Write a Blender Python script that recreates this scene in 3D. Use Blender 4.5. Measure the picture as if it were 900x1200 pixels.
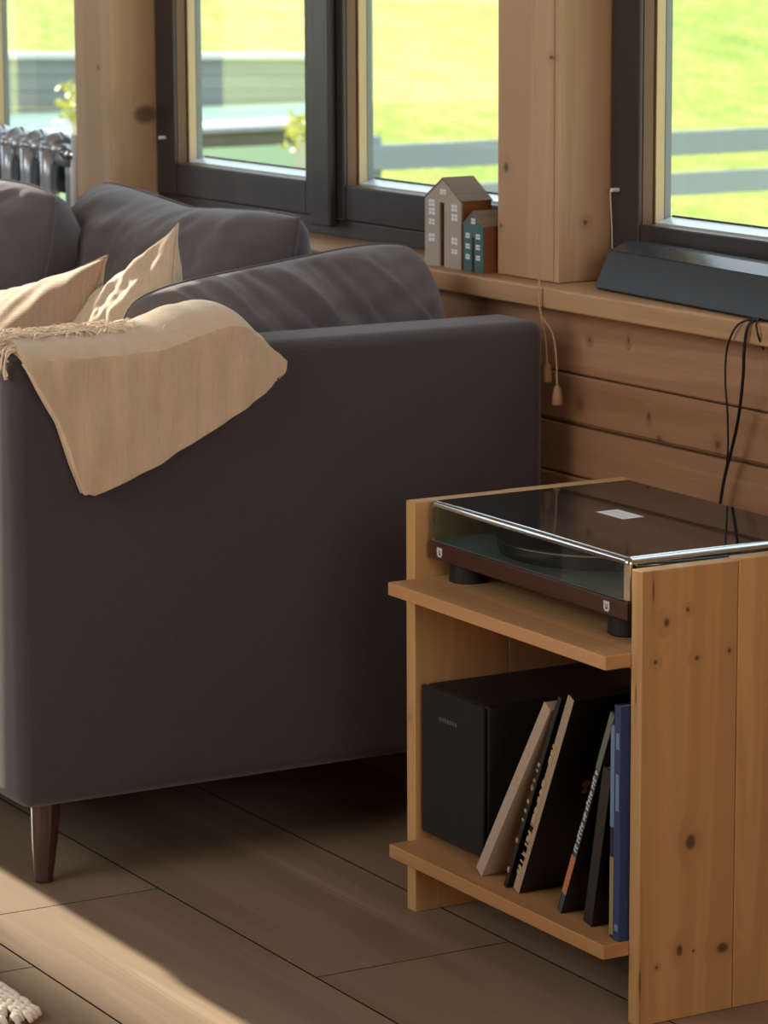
import bpy, bmesh, math, random
from mathutils import Vector, Matrix, Quaternion, noise
from math import sin, cos, pi, radians as R
random.seed(7)
D = bpy.data
for _o in list(D.objects): D.objects.remove(_o, do_unlink=True)
SC = bpy.context.scene
COL = SC.collection

# ------------------------------------------------------------------ camera
cd = D.cameras.new('camera'); cam = D.objects.new('camera', cd); COL.objects.link(cam)
th, ph, ro = R(29.884), R(10.364), R(-0.2696)
fw = Vector((-cos(th)*cos(ph), sin(th)*cos(ph), -sin(ph)))
rt = fw.cross(Vector((0, 0, 1))).normalized(); up = rt.cross(fw)
r2 = rt*cos(ro)+up*sin(ro); u2 = -rt*sin(ro)+up*cos(ro)
cam.matrix_world = Matrix(((r2.x, u2.x, -fw.x, 0), (r2.y, u2.y, -fw.y, 0), (r2.z, u2.z, -fw.z, 1.32), (0, 0, 0, 1)))
cd.sensor_fit = 'VERTICAL'; cd.sensor_height = 24.0; cd.lens = 24.0*3898.9/1200
cd.clip_start = 0.05; cd.clip_end = 500
cd.dof.use_dof = True; cd.dof.focus_distance = 4.15; cd.dof.aperture_fstop = 7.5
SC.camera = cam

# ------------------------------------------------------------------ world, sun, daylight, exposure
w = D.worlds.new('sky'); SC.world = w; w.use_nodes = True
bg = w.node_tree.nodes['Background']; bg.inputs[0].default_value = (0.80, 0.92, 1.0, 1); bg.inputs[1].default_value = 2.45
sd = D.lights.new('sun', 'SUN'); sun = D.objects.new('sun', sd); COL.objects.link(sun)
SUN_DIR = Vector((cos(R(14)), cos(R(14))*math.tan(R(1.6)), -sin(R(14)))).normalized()
sun.rotation_euler = SUN_DIR.to_track_quat('-Z', 'Y').to_euler()
sd.energy = 19; sd.angle = R(1.8); sd.color = (1.0, 0.87, 0.66)

WROT = R(1.782)
O = Vector((-4.0, 2.63, 0)); WX = Vector((cos(WROT), sin(WROT), 0)); WY = Vector((-sin(WROT), cos(WROT), 0))
def wl(s, t, z=0): return O + WX*s + WY*t + Vector((0, 0, z))

def area(name, loc, direction, sx, sy, power, color):
    l = D.lights.new(name, 'AREA'); l.shape = 'RECTANGLE'; l.size = sx; l.size_y = sy; l.energy = power; l.color = color
    o = D.objects.new(name, l); COL.objects.link(o); o.location = loc
    o.rotation_euler = Vector(direction).to_track_quat('-Z', 'Y').to_euler(); return o
# daylight that comes in at the two unseen windows behind the camera
area('daylight_side', wl(5.52, -2.0, 2.05), -WX, 1.9, 1.6, 36, (1.0, 0.93, 0.84))
area('daylight_rear', wl(.4, -3.82, 2.15), WY, 2.4, 1.6, 33, (1.0, 0.95, 0.90))

SC.view_settings.view_transform = 'Standard'; SC.view_settings.look = 'None'
SC.view_settings.exposure = 0.0; SC.view_settings.gamma = 1.0; SC.view_settings.use_curve_mapping = False
SC.cycles.max_bounces = 10; SC.cycles.transparent_max_bounces = 16; SC.cycles.sample_clamp_indirect = 4.0
SC.cycles.caustics_reflective = False; SC.cycles.caustics_refractive = False
SC.cycles.use_denoising = True

# ------------------------------------------------------------------ materials
def s2l(c): return tuple(((x/255)/12.92 if x/255 <= .04045 else (((x/255)+.055)/1.055)**2.4) for x in c) + (1,)
class NT:
    def __init__(s, name):
        s.m = D.materials.new(name); s.m.use_nodes = True; s.t = s.m.node_tree; s.n = s.t.nodes
        s.b = s.n['Principled BSDF']; s.out = s.n['Material Output']
    def new(s, ty, **k):
        n = s.n.new(ty)
        for a, v in k.items(): setattr(n, a, v)
        return n
    def L(s, a, b): s.t.links.new(a, b)
    def mapv(s, scale, loc=(0, 0, 0), rand=False, coord='Object'):
        tc = s.new('ShaderNodeTexCoord'); mp = s.new('ShaderNodeMapping'); mp.inputs['Scale'].default_value = scale
        src = tc.outputs[coord]
        if rand:
            oi = s.new('ShaderNodeObjectInfo'); mu = s.new('ShaderNodeMath', operation='MULTIPLY'); mu.inputs[1].default_value = 37.0
            s.L(oi.outputs['Random'], mu.inputs[0]); ad = s.new('ShaderNodeVectorMath', operation='ADD')
            s.L(src, ad.inputs[0]); s.L(mu.outputs[0], ad.inputs[1]); src = ad.outputs[0]
        s.L(src, mp.inputs['Vector']); mp.inputs['Location'].default_value = loc
        return mp.outputs[0]
    def noise(s, vec, scale, detail=3, rough=.5, dist=0):
        n = s.new('ShaderNodeTexNoise'); n.inputs['Scale'].default_value = scale; n.inputs['Detail'].default_value = detail
        n.inputs['Roughness'].default_value = rough; n.inputs['Distortion'].default_value = dist; s.L(vec, n.inputs['Vector']); return n.outputs['Fac']
    def ramp(s, fac, stops):
        r = s.new('ShaderNodeValToRGB'); e = r.color_ramp.elements
        while len(e) < len(stops): e.new(.5)
        for i, (p, c) in enumerate(stops): e[i].position = p; e[i].color = c if len(c) == 4 else c+(1,)
        s.L(fac, r.inputs[0]); return r.outputs[0]
    def mix(s, fac, a, b, mode='MIX'):
        m = s.new('ShaderNodeMix', data_type='RGBA', blend_type=mode)
        for inp, v in ((m.inputs[0], fac), (m.inputs[6], a), (m.inputs[7], b)):
            if isinstance(v, (int, float)): inp.default_value = v
            elif isinstance(v, tuple): inp.default_value = v
            else: s.L(v, inp)
        return m.outputs[2]
    def math(s, op, a, b=None, clamp=False):
        m = s.new('ShaderNodeMath', operation=op, use_clamp=clamp)
        for i, v in enumerate((a, b)):
            if v is None: continue
            if isinstance(v, (int, float)): m.inputs[i].default_value = v
            else: s.L(v, m.inputs[i])
        return m.outputs[0]
    def bump(s, h, strength, dist=.002):
        b = s.new('ShaderNodeBump'); b.inputs['Strength'].default_value = strength; b.inputs['Distance'].default_value = dist
        s.L(h, b.inputs['Height']); s.L(b.outputs[0], s.b.inputs['Normal'])

def wood(name, light, dark, axis='Z', grain=14, rough=.5, contrast=1.0, knots=(), bump=.25, knotcol=(74, 42, 20)):
    """pine: stretched noise along the axis, fine fibres, optional knots (x,y,z,r,stretch) in object coordinates"""
    m = NT(name); a = 'XYZ'.index(axis)
    sc = [grain]*3; sc[a] = grain*.045; sf = [grain*14]*3; sf[a] = grain*.35
    v = m.mapv(tuple(sc), rand=True); v2 = m.mapv(tuple(sf), rand=True)
    knotd = None
    if knots:
        tc = m.new('ShaderNodeTexCoord'); terms = []
        for (x, y, z, r_, st) in knots:
            sub = m.new('ShaderNodeVectorMath', operation='SUBTRACT'); m.L(tc.outputs['Object'], sub.inputs[0]); sub.inputs[1].default_value = (x, y, z)
            mu = m.new('ShaderNodeVectorMath', operation='MULTIPLY'); m.L(sub.outputs[0], mu.inputs[0])
            k = [1.0/r_]*3; k[a] = 1.0/(r_*st); mu.inputs[1].default_value = k
            ln = m.new('ShaderNodeVectorMath', operation='LENGTH'); m.L(mu.outputs[0], ln.inputs[0]); terms.append(ln.outputs['Value'])
        knotd = terms[0]
        for t_ in terms[1:]: knotd = m.math('MINIMUM', knotd, t_)
        halo = m.new('ShaderNodeMapRange', interpolation_type='SMOOTHSTEP'); halo.inputs[1].default_value = 4.5; halo.inputs[2].default_value = 0.5
        m.L(knotd, halo.inputs[0])
        ad = m.new('ShaderNodeVectorMath', operation='ADD'); m.L(v, ad.inputs[0]); hs = m.math('MULTIPLY', halo.outputs[0], .35); m.L(hs, ad.inputs[1]); v = ad.outputs[0]
    n1 = m.noise(v, 1.0, 5, .55, .6); n2 = m.noise(v2, 1.0, 2, .6)
    wv = m.new('ShaderNodeMath', operation='SINE'); m.L(m.math('MULTIPLY', n1, 46.0), wv.inputs[0])
    band = m.math('MULTIPLY_ADD', wv.outputs[0], .5); m.n[-1].inputs[2].default_value = .5
    mid = tuple((light[i]+dark[i])/2 for i in range(3))
    c0 = m.ramp(n1, [(.28, s2l(dark)), (.5, s2l(mid)), (.72, s2l(light))])
    c1 = m.mix(m.math('MULTIPLY', band, .30*contrast), c0, s2l(tuple(x*.80 for x in mid)))
    c2 = m.mix(m.math('MULTIPLY', n2, .35*contrast), c1, s2l(dark))
    if knotd is not None:
        core = m.new('ShaderNodeMapRange', interpolation_type='SMOOTHSTEP'); core.inputs[1].default_value = 1.35; core.inputs[2].default_value = .55
        m.L(knotd, core.inputs[0]); c2 = m.mix(m.math('MULTIPLY', halo.outputs[0], .30), c2, s2l(tuple(x*.8 for x in dark)))
        c2 = m.mix(m.math('MULTIPLY', core.outputs[0], .8), c2, s2l(knotcol))
    m.L(c2, m.b.inputs['Base Color']); m.b.inputs['Roughness'].default_value = rough
    m.bump(m.math('ADD', n2, m.math('MULTIPLY', band, .4)), bump, .0012)
    return m.m
def plain(name, col, rough=.5, metal=0, bump=0, scale=200, var=.0, coat=0, sheen=0, spec=.5):
    m = NT(name); c = s2l(col); v = m.mapv((1, 1, 1)); n = m.noise(v, scale, 3)
    if var:
        m.L(m.mix(n, tuple(x*(1-var) for x in c[:3])+(1,), tuple(min(1, x*(1+var)) for x in c[:3])+(1,)), m.b.inputs['Base Color'])
    else: m.b.inputs['Base Color'].default_value = c
    m.b.inputs['Roughness'].default_value = rough; m.b.inputs['Metallic'].default_value = metal
    m.b.inputs['Coat Weight'].default_value = coat; m.b.inputs['Sheen Weight'].default_value = sheen
    m.b.inputs['Specular IOR Level'].default_value = spec
    if bump: m.bump(n, bump, .001)
    return m.m
def fabric(name, col, col2, weave=900, sheen=.3, wr=.35, wscale=14, bs=.35, hw=1.0):
    m = NT(name); tc = m.new('ShaderNodeTexCoord')
    waves = []
    for d in ('X', 'Y', 'Z'):
        wv = m.new('ShaderNodeTexWave', bands_direction=d); wv.inputs['Scale'].default_value = weave/6.28; wv.inputs['Distortion'].default_value = 1.5
        wv.inputs['Detail'].default_value = 1; m.L(tc.outputs['Object'], wv.inputs['Vector']); waves.append(wv.outputs['Fac'])
    h = m.math('MULTIPLY', m.math('ADD', m.math('ADD', waves[0], waves[1]), waves[2]), .33)
    big = m.noise(m.mapv((1, 1, 1)), wscale, 4, .6); slub = m.noise(m.mapv((1, 1, .2) if hw == 1.0 else (1, 1, .05)), 260, 3, .7)
    c = m.mix(m.math('MULTIPLY', m.math('ADD', m.math('MULTIPLY', h, hw), m.math('MULTIPLY', slub, 2-hw)), .5), s2l(col2), s2l(col))
    mot = m.noise(m.mapv((1, 1, 1)), 75, 3, .7); c = m.mix(m.math('MULTIPLY', mot, .35), c, s2l(tuple(x*.72 for x in col2)))
    c = m.mix(m.math('MULTIPLY', big, .25), c, s2l(tuple(x*.85 for x in col2)))
    m.L(c, m.b.inputs['Base Color']); m.b.inputs['Roughness'].default_value = .95
    m.b.inputs['Sheen Weight'].default_value = sheen; m.b.inputs['Sheen Roughness'].default_value = .6; m.b.inputs['Specular IOR Level'].default_value = .05
    m.bump(m.math('ADD', m.math('MULTIPLY', h, .5*hw), m.math('ADD', m.math('MULTIPLY', slub, .6*(1-hw)), m.math('MULTIPLY', big, wr*4))), bs, .002)
    return m.m
def glass_mat(name, tint, refl=1.0, rough=.0, ior=1.5, blue_sheen=0):
    m = NT(name); m.n.remove(m.b)
    tr = m.new('ShaderNodeBsdfTransparent'); tr.inputs[0].default_value = tint
    gl = m.new('ShaderNodeBsdfGlossy'); gl.inputs['Roughness'].default_value = rough; gl.inputs[0].default_value = (refl, refl, refl, 1)
    fr = m.new('ShaderNodeFresnel'); ge = m.new('ShaderNodeNewGeometry'); mi = m.new('ShaderNodeMix', data_type='FLOAT')
    m.L(ge.outputs['Backfacing'], mi.inputs[0]); mi.inputs[2].default_value = ior; mi.inputs[3].default_value = 1/ior; m.L(mi.outputs[0], fr.inputs[0])
    mx = m.new('ShaderNodeMixShader'); m.L(fr.outputs[0], mx.inputs[0]); m.L(tr.outputs[0], mx.inputs[1]); m.L(gl.outputs[0], mx.inputs[2])
    last = mx
    if blue_sheen:  # bluish reflection painted in as a pale blue diffuse share
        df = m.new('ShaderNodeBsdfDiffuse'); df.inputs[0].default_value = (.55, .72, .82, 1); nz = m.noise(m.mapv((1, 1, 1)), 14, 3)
        last = m.new('ShaderNodeMixShader'); m.L(m.math('MULTIPLY', nz, blue_sheen*2), last.inputs[0]); m.L(mx.outputs[0], last.inputs[1]); m.L(df.outputs[0], last.inputs[2])
    m.L(last.outputs[0], m.out.inputs[0]); return m.m

M = {}
M['wall_pine'] = wood('wall_pine', (190, 146, 110), (140, 98, 66), 'X', 9, .55, 1.1, knots=[(.165, 0, .607, .0065, .55), (.190, 0, .578, .004, 1.3), (.325, 0, .588, .0055, .8), (.02, 0, .70, .004, .8), (.115, 0, .71, .005, .5), (-.35, 0, .69, .006, .8), (.62, 0, .61, .006, .8)], bump=.2, knotcol=(96, 56, 32))
M['post_pine'] = wood('post_pine', (202, 168, 130), (172, 134, 96), 'Z', 11, .55, .7, knots=[(-.198, 0, .934, .006, 1.2), (-.081, 0, 1.10, .005, .6), (-1.527, 0, 1.03, .004, 1.2), (-.211, 0, .846, .003, 1.2), (-.064, .05, .86, .004, 1.), (-1.484, .072, .945, .024, .7)], bump=.15)
M['sill_pine'] = wood('sill_pine', (206, 168, 128), (174, 132, 94), 'X', 12, .45, .8, bump=.15)
RK = [(-3.139, 2.185, .490, .0040, 1.4), (-3.139, 2.215, .502, .0028, 1.1), (-3.139, 2.170, .444, .003, 1.), (-3.139, 2.229, .442, .0038, .8), (-3.139, 2.276, .446, .0025, 1.2),
      (-3.139, 2.223, .218, .0075, 1.3), (-3.139, 2.209, .086, .0045, 1.5), (-3.139, 2.229, .082, .002, 1.), (-3.139, 2.272, .079, .0085, .75), (-3.15, 2.15, .405, .0015, 9),
      (-3.139, 2.166, .530, .0012, 12), (-3.139, 2.152, .053, .0015, 12), (-3.139, 2.176, .070, .0022, 1.)]
SB = Vector((-3.416, 2.32, 0))
M['shelf_side'] = wood('shelf_side', (212, 172, 118), (178, 136, 86), 'Z', 11, .5, 1.0, knots=[(x-SB.x, y-SB.y, z, r_, st) for x, y, z, r_, st in RK+[(-3.685, 2.15, .264, .005, 1.5)]], bump=.12)
M['shelf_board'] = wood('shelf_board', (208, 166, 116), (172, 126, 80), 'X', 12, .5, 1.0, knots=[(-3.20-SB.x, 2.11-SB.y, .092, .004, .7)], bump=.12)
M['floor_wood'] = wood('floor_wood', (164, 142, 118), (126, 106, 86), 'X', 10, .45, 1.0, bump=.15)
M['rough_wood'] = wood('rough_wood', (168, 122, 80), (130, 88, 54), 'Z', 10, .6)
M['dark_frame'] = wood('dark_frame', (58, 52, 51), (44, 39, 38), 'Z', 16, .38, .4, bump=.12)
M['brown_reveal'] = wood('brown_reveal', (120, 84, 56), (98, 64, 42), 'Z', 16, .5, .4)
M['tan_reveal'] = wood('tan_reveal', (222, 192, 154), (204, 172, 132), 'Z', 16, .5, .4)
M['bead'] = plain('aluminium_bead', (214, 220, 224), .3, .2, var=.03)
M['seal'] = plain('grey_seal', (132, 136, 140), .6, var=.05)
M['pane'] = glass_mat('window_glass', (.97, .99, .98, 1), 1.0, 0, 1.45)
M['sofa'] = fabric('sofa_cloth', (78, 70, 75), (60, 53, 57), 1100, .25, .10, 9, .25)
M['cushion'] = fabric('cushion_cloth', (104, 96, 101), (80, 73, 78), 1100, .3, .15, 11, .3)
M['linen'] = fabric('linen_cloth', (216, 196, 168), (186, 164, 136), 800, .3, .45, 22, .55, .3)
M['ribbed'] = fabric('ribbed_cloth', (182, 156, 128), (146, 120, 94), 420, .3, .12, 10, .6)
M['throw'] = fabric('throw_cloth', (224, 200, 168), (194, 168, 136), 620, .35, .25, 30, .6, .15)
M['fringe'] = plain('fringe_yarn', (226, 208, 184), .9, 0, .3, 900, .1, sheen=.3)
M['leg'] = wood('stained_leg', (74, 48, 42), (50, 32, 28), 'Z', 30, .35)
M['black'] = plain('black_plastic', (11, 11, 12), .6, 0, .15, 900, .1)
M['sub'] = plain('subwoofer_cloth', (15, 14, 14), .8, 0, .4, 1600, .2)
M['subside'] = plain('subwoofer_vinyl', (10, 9, 9), .55, 0, .2, 900, .1)
M['soundbar'] = plain('soundbar_mesh', (50, 56, 62), .55, 0, .25, 1800, .15)
M['soundbar_top'] = plain('soundbar_top', (60, 64, 70), .18, 0, 0, 900, .05)
M['plinth'] = wood('turntable_walnut', (84, 48, 38), (58, 32, 26), 'X', 22, .4, .7)
M['deck'] = plain('turntable_deck', (112, 118, 110), .45, .1, 0, 400, .05)
M['vinyl'] = plain('vinyl_black', (14, 15, 17), .22, 0, .2, 1500, .1)
M['chrome'] = plain('chrome', (205, 208, 212), .18, 1.0)
M['rad'] = plain('radiator_lacquer', (190, 196, 202), .3, .6, 0, 60, .06)
M['lid'] = glass_mat('smoked_lid', (.86, .92, .90, 1), 1.0, .02, 1.5)
M['lidtop'] = glass_mat('smoked_lid_top', (.30, .35, .37, 1), 1.0, .03, 1.38, blue_sheen=.014)
M['lidedge'] = plain('lid_bevel', (150, 178, 184), .12, .0, 0, 60, .02, coat=1)
M['white'] = plain('white_print', (232, 234, 236), .5)
M['silver'] = plain('silver_print', (198, 200, 204), .4)
M['cable'] = plain('cable_rubber', (16, 15, 16), .5)
M['cord'] = plain('blind_cord', (178, 150, 116), .9, 0, .3, 1500, .15)
M['tassel'] = wood('tassel_wood', (176, 136, 98), (140, 102, 70), 'Z', 40, .5)
M['house_grey'] = plain('whitewashed_wood', (172, 160, 148), .8, 0, .3, 300, .08)
M['house_wood'] = wood('house_brown_wood', (150, 96, 56), (116, 70, 36), 'Y', 30, .6)
M['house_roof'] = wood('house_roof_wood', (150, 126, 104), (112, 90, 72), 'Y', 30, .7)
M['house_teal'] = plain('teal_paint', (74, 106, 108), .7, 0, .3, 300, .12)
M['rug'] = plain('cream_wool', (226, 214, 194), .95, 0, .5, 500, .12, sheen=.4)
M['rugback'] = plain('rug_backing', (120, 104, 88), .95, 0, .5, 300, .2)
M['ceiling'] = wood('ceiling_wood', (190, 150, 108), (160, 118, 78), 'X', 7, .6)

# ------------------------------------------------------------------ geometry helpers
def box(bm, x0, x1, y0, y1, z0, z1):
    vs = [bm.verts.new((x, y, z)) for x in (x0, x1) for y in (y0, y1) for z in (z0, z1)]
    for f in ((0, 1, 3, 2), (4, 6, 7, 5), (0, 4, 5, 1), (2, 3, 7, 6), (0, 2, 6, 4), (1, 5, 7, 3)): bm.faces.new([vs[i] for i in f])
    return vs
def BX(*a):
    bm = bmesh.new(); box(bm, *a); return bm
def prism(bm, pts, d0, d1, axis='Y'):
    """polygon pts in the plane across the axis, extruded from d0 to d1"""
    def P(p, d):
        if axis == 'Y': return (p[0], d, p[1])
        if axis == 'X': return (d, p[0], p[1])
        return (p[0], p[1], d)
    a = [bm.verts.new(P(p, d0)) for p in pts]; b = [bm.verts.new(P(p, d1)) for p in pts]; n = len(pts)
    bm.faces.new(a); bm.faces.new(b[::-1])
    for i in range(n): bm.faces.new((a[i], b[i], b[(i+1) % n], a[(i+1) % n]))
    bmesh.ops.recalc_face_normals(bm, faces=bm.faces)
def cyl(bm, c, r0, r1, h, n=24, axis='Z'):
    res = bmesh.ops.create_cone(bm, cap_ends=True, segments=n, radius1=r0, radius2=r1, depth=h)
    m = Matrix.Translation(Vector(c)+(Vector((0, 0, h/2)) if axis == 'Z' else Vector((0, 0, 0))))
    if axis == 'X': m = m @ Matrix.Rotation(pi/2, 4, 'Y')
    if axis == 'Y': m = m @ Matrix.Rotation(pi/2, 4, 'X')
    bmesh.ops.transform(bm, matrix=m, verts=res['verts']); return res['verts']
def tube(bm, pts, r, n=8):
    pts = [Vector(p) for p in pts]; rings = []
    for i, p in enumerate(pts):
        d = (pts[min(i+1, len(pts)-1)]-pts[max(i-1, 0)]).normalized()
        a = d.orthogonal().normalized() if not rings else (ref - d*ref.dot(d)).normalized()
        ref = a; b = d.cross(a); rr = r[i] if isinstance(r, (list, tuple)) else r
        rings.append([bm.verts.new(p+(a*cos(2*pi*k/n)+b*sin(2*pi*k/n))*rr) for k in range(n)])
    for A, B in zip(rings, rings[1:]):
        for k in range(n): bm.faces.new((A[k], A[(k+1) % n], B[(k+1) % n], B[k]))
    bm.faces.new(rings[0][::-1]); bm.faces.new(rings[-1])
def smooth_path(pts, n=6):
    P = [Vector(p) for p in pts]; out = []
    for i in range(len(P)-1):
        a = P[max(i-1, 0)]; b = P[i]; c = P[i+1]; d = P[min(i+2, len(P)-1)]
        for k in range(n):
            t = k/n; out.append(.5*((2*b)+(c-a)*t+(2*a-5*b+4*c-d)*t*t+(3*b-a-3*c+d)*t**3))
    out.append(P[-1]); return out
def mk(name, bm, mat, parent=None, bevel=0, seg=2, smooth=False, loc=None, rotz=0, subsurf=0):
    bmesh.ops.recalc_face_normals(bm, faces=bm.faces)
    me = D.meshes.new(name); bm.to_mesh(me); bm.free()
    for mm in (mat if isinstance(mat, list) else [mat]): me.materials.append(mm)
    o = D.objects.new(name, me); COL.objects.link(o)
    if parent is not None: o.parent = parent
    if loc is not None: o.location = loc
    if rotz: o.rotation_euler = (0, 0, rotz)
    if smooth:
        for p in me.polygons: p.use_smooth = True
    if bevel:
        b = o.modifiers.new('bevel', 'BEVEL'); b.width = bevel; b.segments = seg; b.limit_method = 'ANGLE'; b.angle_limit = R(40)
        if not smooth:
            for p in me.polygons: p.use_smooth = True
            try: b.harden_normals = True
            except Exception: pass
    if subsurf:
        s_ = o.modifiers.new('subsurf', 'SUBSURF'); s_.levels = subsurf; s_.render_levels = subsurf
    return o
def tag(o, label=None, cat=None, group=None, kind=None):
    if label: o['label'] = label
    if cat: o['category'] = cat
    if group: o['group'] = group
    if kind: o['kind'] = kind
    return o
def thing(name, label, cat, loc=(0, 0, 0), rotz=0, group=None, kind=None):
    o = D.objects.new(name, None); COL.objects.link(o); o.location = loc; o.rotation_euler = (0, 0, rotz); o.empty_display_size = .05
    return tag(o, label, cat, group, kind)
def wthing(name, label, cat, s=0, t=0, z=0, rot=0, **k): return thing(name, label, cat, wl(s, t, z), WROT+rot, **k)

# ------------------------------------------------------------------ floor of wide planks
fl = mk('floor', BX(-9.2, 2.6, -3.6, 3.2, -.12, -.0121), plain('floor_joint', (40, 30, 23), .9, spec=.1), None)
tag(fl, 'wide grey brown oak plank floor, its left front corner in low sunlight', None, None, 'structure')
PW, PL = .285, 1.32
def plank_mesh():
    bm = BX(-PL/2+.0012, PL/2-.0012, -PW/2+.0015, PW/2-.0015, -.012, 0)
    me = D.meshes.new('plank'); bm.to_mesh(me); bm.free(); me.materials.append(M['floor_wood']); me.materials.append(fl.data.materials[0])
    for p in me.polygons: p.material_index = 0 if abs(p.center.z) < 1e-6 else 1
    return me
pm = plank_mesh()
row_off = {0: -3.72, 1: -3.945, 2: -3.50}
for j in range(-14, 5):
    y = 1.34+PW*j+PW/2; off = row_off.get(j, -3.9+((j*0.37) % 1.0)*PL)
    k0 = math.ceil((-8.6-off)/PL)
    for k in range(k0, k0+9):
        x = off+PL*k+PL/2
        if x > 2.0 or len(fl.children) > 285: continue
        p = D.objects.new('plank', pm); COL.objects.link(p); p.parent = fl; p.location = (x, y, 0)
        pass

# ------------------------------------------------------------------ window wall
BZ = [0, .10, .175, .27, .345, .44, .495, .57, .645, .742]
def wobj(name, bm, mat, parent=None, **k):
    return mk(name, bm, mat, parent, loc=(None if parent else wl(0, 0, 0)), rotz=(0 if parent else WROT), **k)
wb = wobj('wall_back', BX(-4.3, 5.5, .17, .22, -.1, 2.6) if False else bmesh.new(), M['wall_pine'])
bm = bmesh.new()
box(bm, -1.62, 5.5, .016, .17, 0, .742); box(bm, -4.3, -1.62, .11, .17, 0, .742); box(bm, -4.3, 5.5, .03, .2, 2.12, 3.6)
box(bm, -4.3, -2.95, .03, .2, .742, 2.12); box(bm, 1.30, 5.5, .03, .2, .742, 2.12)
bm.to_mesh(wb.data); bm.free()
tag(wb, 'horizontal pine board wall under and around the windows', None, None, 'structure')
def board(s0, s1, z0, z1, t0=0.0, th=.016, ch=.006):
    bm = bmesh.new(); g = .0012; ch = ch if round(z1, 3) in (.645, .495, .345, .175) or z0 > .7 else ch*.45
    prism(bm, [(t0+ch, z0+g), (t0, z0+g+ch), (t0, z1-g-ch*.4), (t0+ch*.4, z1-g), (t0+th, z1-g), (t0+th, z0+g)], s0, s1, 'X')
    return mk('wall_board', bm, M['wall_pine'], wb)
for z0, z1 in zip(BZ, BZ[1:]):
    board(-1.62, 1.9, z0, z1); board(1.902, 5.5, z0, z1); board(-4.3, -1.621, z0, z1, .094)
for i in range(14):
    z0 = 2.125+i*.105; board(-4.3, .6, z0, min(z0+.105, 3.6), .014); board(.602, 5.5, z0, min(z0+.105, 3.6), .014)
for i in range(13):
    z0 = .745+i*.105; board(1.305, 5.5, z0, z0+.105, .014); board(-4.3, -2.955, z0, z0+.105, .014)

# posts
def post(s0, s1, label, split):
    t = wthing('timber_post', label, 'post', 0, 0, 0, kind='structure')
    if split:
        mk('post_timber', BX(s0, s1-.012, 0, .17, .7735, 2.12), M['post_pine'], t, bevel=.003)
        mk('corner_strip', BX(s1-.0115, s1, .002, .17, .7735, 2.12), M['post_pine'], t, bevel=.002)
    else:
        mk('post_timber', BX(s0, s1, 0, .17, .7735, 2.12), M['post_pine'], t, bevel=.003)
    return t
post(-.221, -.064, 'knotty pine post rising from the sill between the two right windows, blind cord in front', True)
post(-1.623, -1.484, 'square pine post behind the sofa, left of the double casement window', False)
post(1.205, 1.345, 'pine post at the far side of the window over the speaker bar', False)
post(-3.03, -2.886, 'pine post beyond the radiator window, outside the picture', False)

# sill: two boards meeting in front of the post
sl = wthing('windowsill', 'long pine window sill carrying the posts, the wooden houses and the sound bar', 'window sill', kind='structure')
def sillboard(s0, s1): return mk('sill_board', BX(s0, s1, -.04, .17, .742, .773), M['sill_pine'], sl, bevel=.004, seg=3)
sillboard(-1.62, -.0475); sillboard(-.0445, 1.9); sillboard(1.902, 5.4)

# windows
def ring(bm, s0, s1, z0, z1, S0, S1, Z0, Z1, t0, t1):
    """frame: outer s0..s1 z0..z1, opening S0..S1 Z0..Z1"""
    box(bm, s0, S0, t0, t1, z0, z1); box(bm, S1, s1, t0, t1, z0, z1)
    box(bm, S0, S1, t0, t1, z0, Z0); box(bm, S0, S1, t0, t1, Z1, z1)
def window(n, L, label, W=1.263):
    t = wthing('window_%d' % n, label, None, 0, 0, 0, kind='structure')
    bm = bmesh.new(); ring(bm, L+.0005, L+W-.0005, .7735, 2.1195, L+.004, L+W-.004, .802, 2.10, .097, .17)
    mk('window_frame', bm, M['dark_frame'], t)
    sashes = [(L+.007, L+.606, L+.076, L+.542), (L+.630, L+W-.007, L+.668, L+W-.076)]
    for (a, b, o0, o1) in sashes:
        s = D.objects.new('sash', None); COL.objects.link(s); s.parent = t
        # stiles and rails with visible butt joints
        for q in ((a, o0, .8035, 2.095), (o1, b, .8035, 2.095)):
            mk('sash_stile', BX(q[0], q[1], .09, .0975, q[2], q[3]), M['dark_frame'], s, bevel=.0025)
        RH = M['dark_frame']
        mk('sash_rail', BX(o0+.001, o1-.001, .0915, .0975, .8035, .861), RH, s, bevel=.0025)
        mk('sash_rail', BX(o0+.001, o1-.001, .0915, .0975, 2.03, 2.095), RH, s, bevel=.0025)
        bm = bmesh.new(); ring(bm, o0-.05, o1+.034, .83, 2.07, o0, o1, .860, 2.03, .098, .115); mk('inner_bead', bm, M['brown_reveal'], s)
        bm = bmesh.new(); prism(bm, [(.1205, .8625), (.1490, .8690), (.1490, .84), (.1205, .84)], o0+.001, o1-.001, 'X'); mk('sill_flashing', bm, M['bead'], s)
        mk('drip_seal', BX(o0+.001, o1-.001, .1495, .153, .84, .8715), M['black'], s)
        bm = bmesh.new(); box(bm, o0-.01, o1+.01, .1165, .1195, .85, 2.04); mk('pane', bm, M['pane'], s)
        bm = bmesh.new(); ring(bm, o0-.05, o1+.034, .80, 2.07, o0, o1, .839, 2.03, .121, .136); mk('outer_bead', bm, M['tan_reveal'], s)
        bm = bmesh.new(); ring(bm, o0-.05, o1+.034, .80, 2.07, o0+.0005, o1-.0005, .839, 2.03, .137, .148); mk('outer_cladding', bm, M['seal'], s)
    mk('astragal', BX(L+.584, L+.648, .074, .0895, .79, 2.10), M['dark_frame'], t, bevel=.004)
    mk('bottom_rail', BX(L+.004, L+W-.004, .0965, .12, .7735, .8015), M['dark_frame'], t, bevel=.002)
    return t
window(1, -.064, 'dark framed window at the right edge above the sound bar')
window(2, -1.484, 'dark framed double casement window between the two posts')
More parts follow.
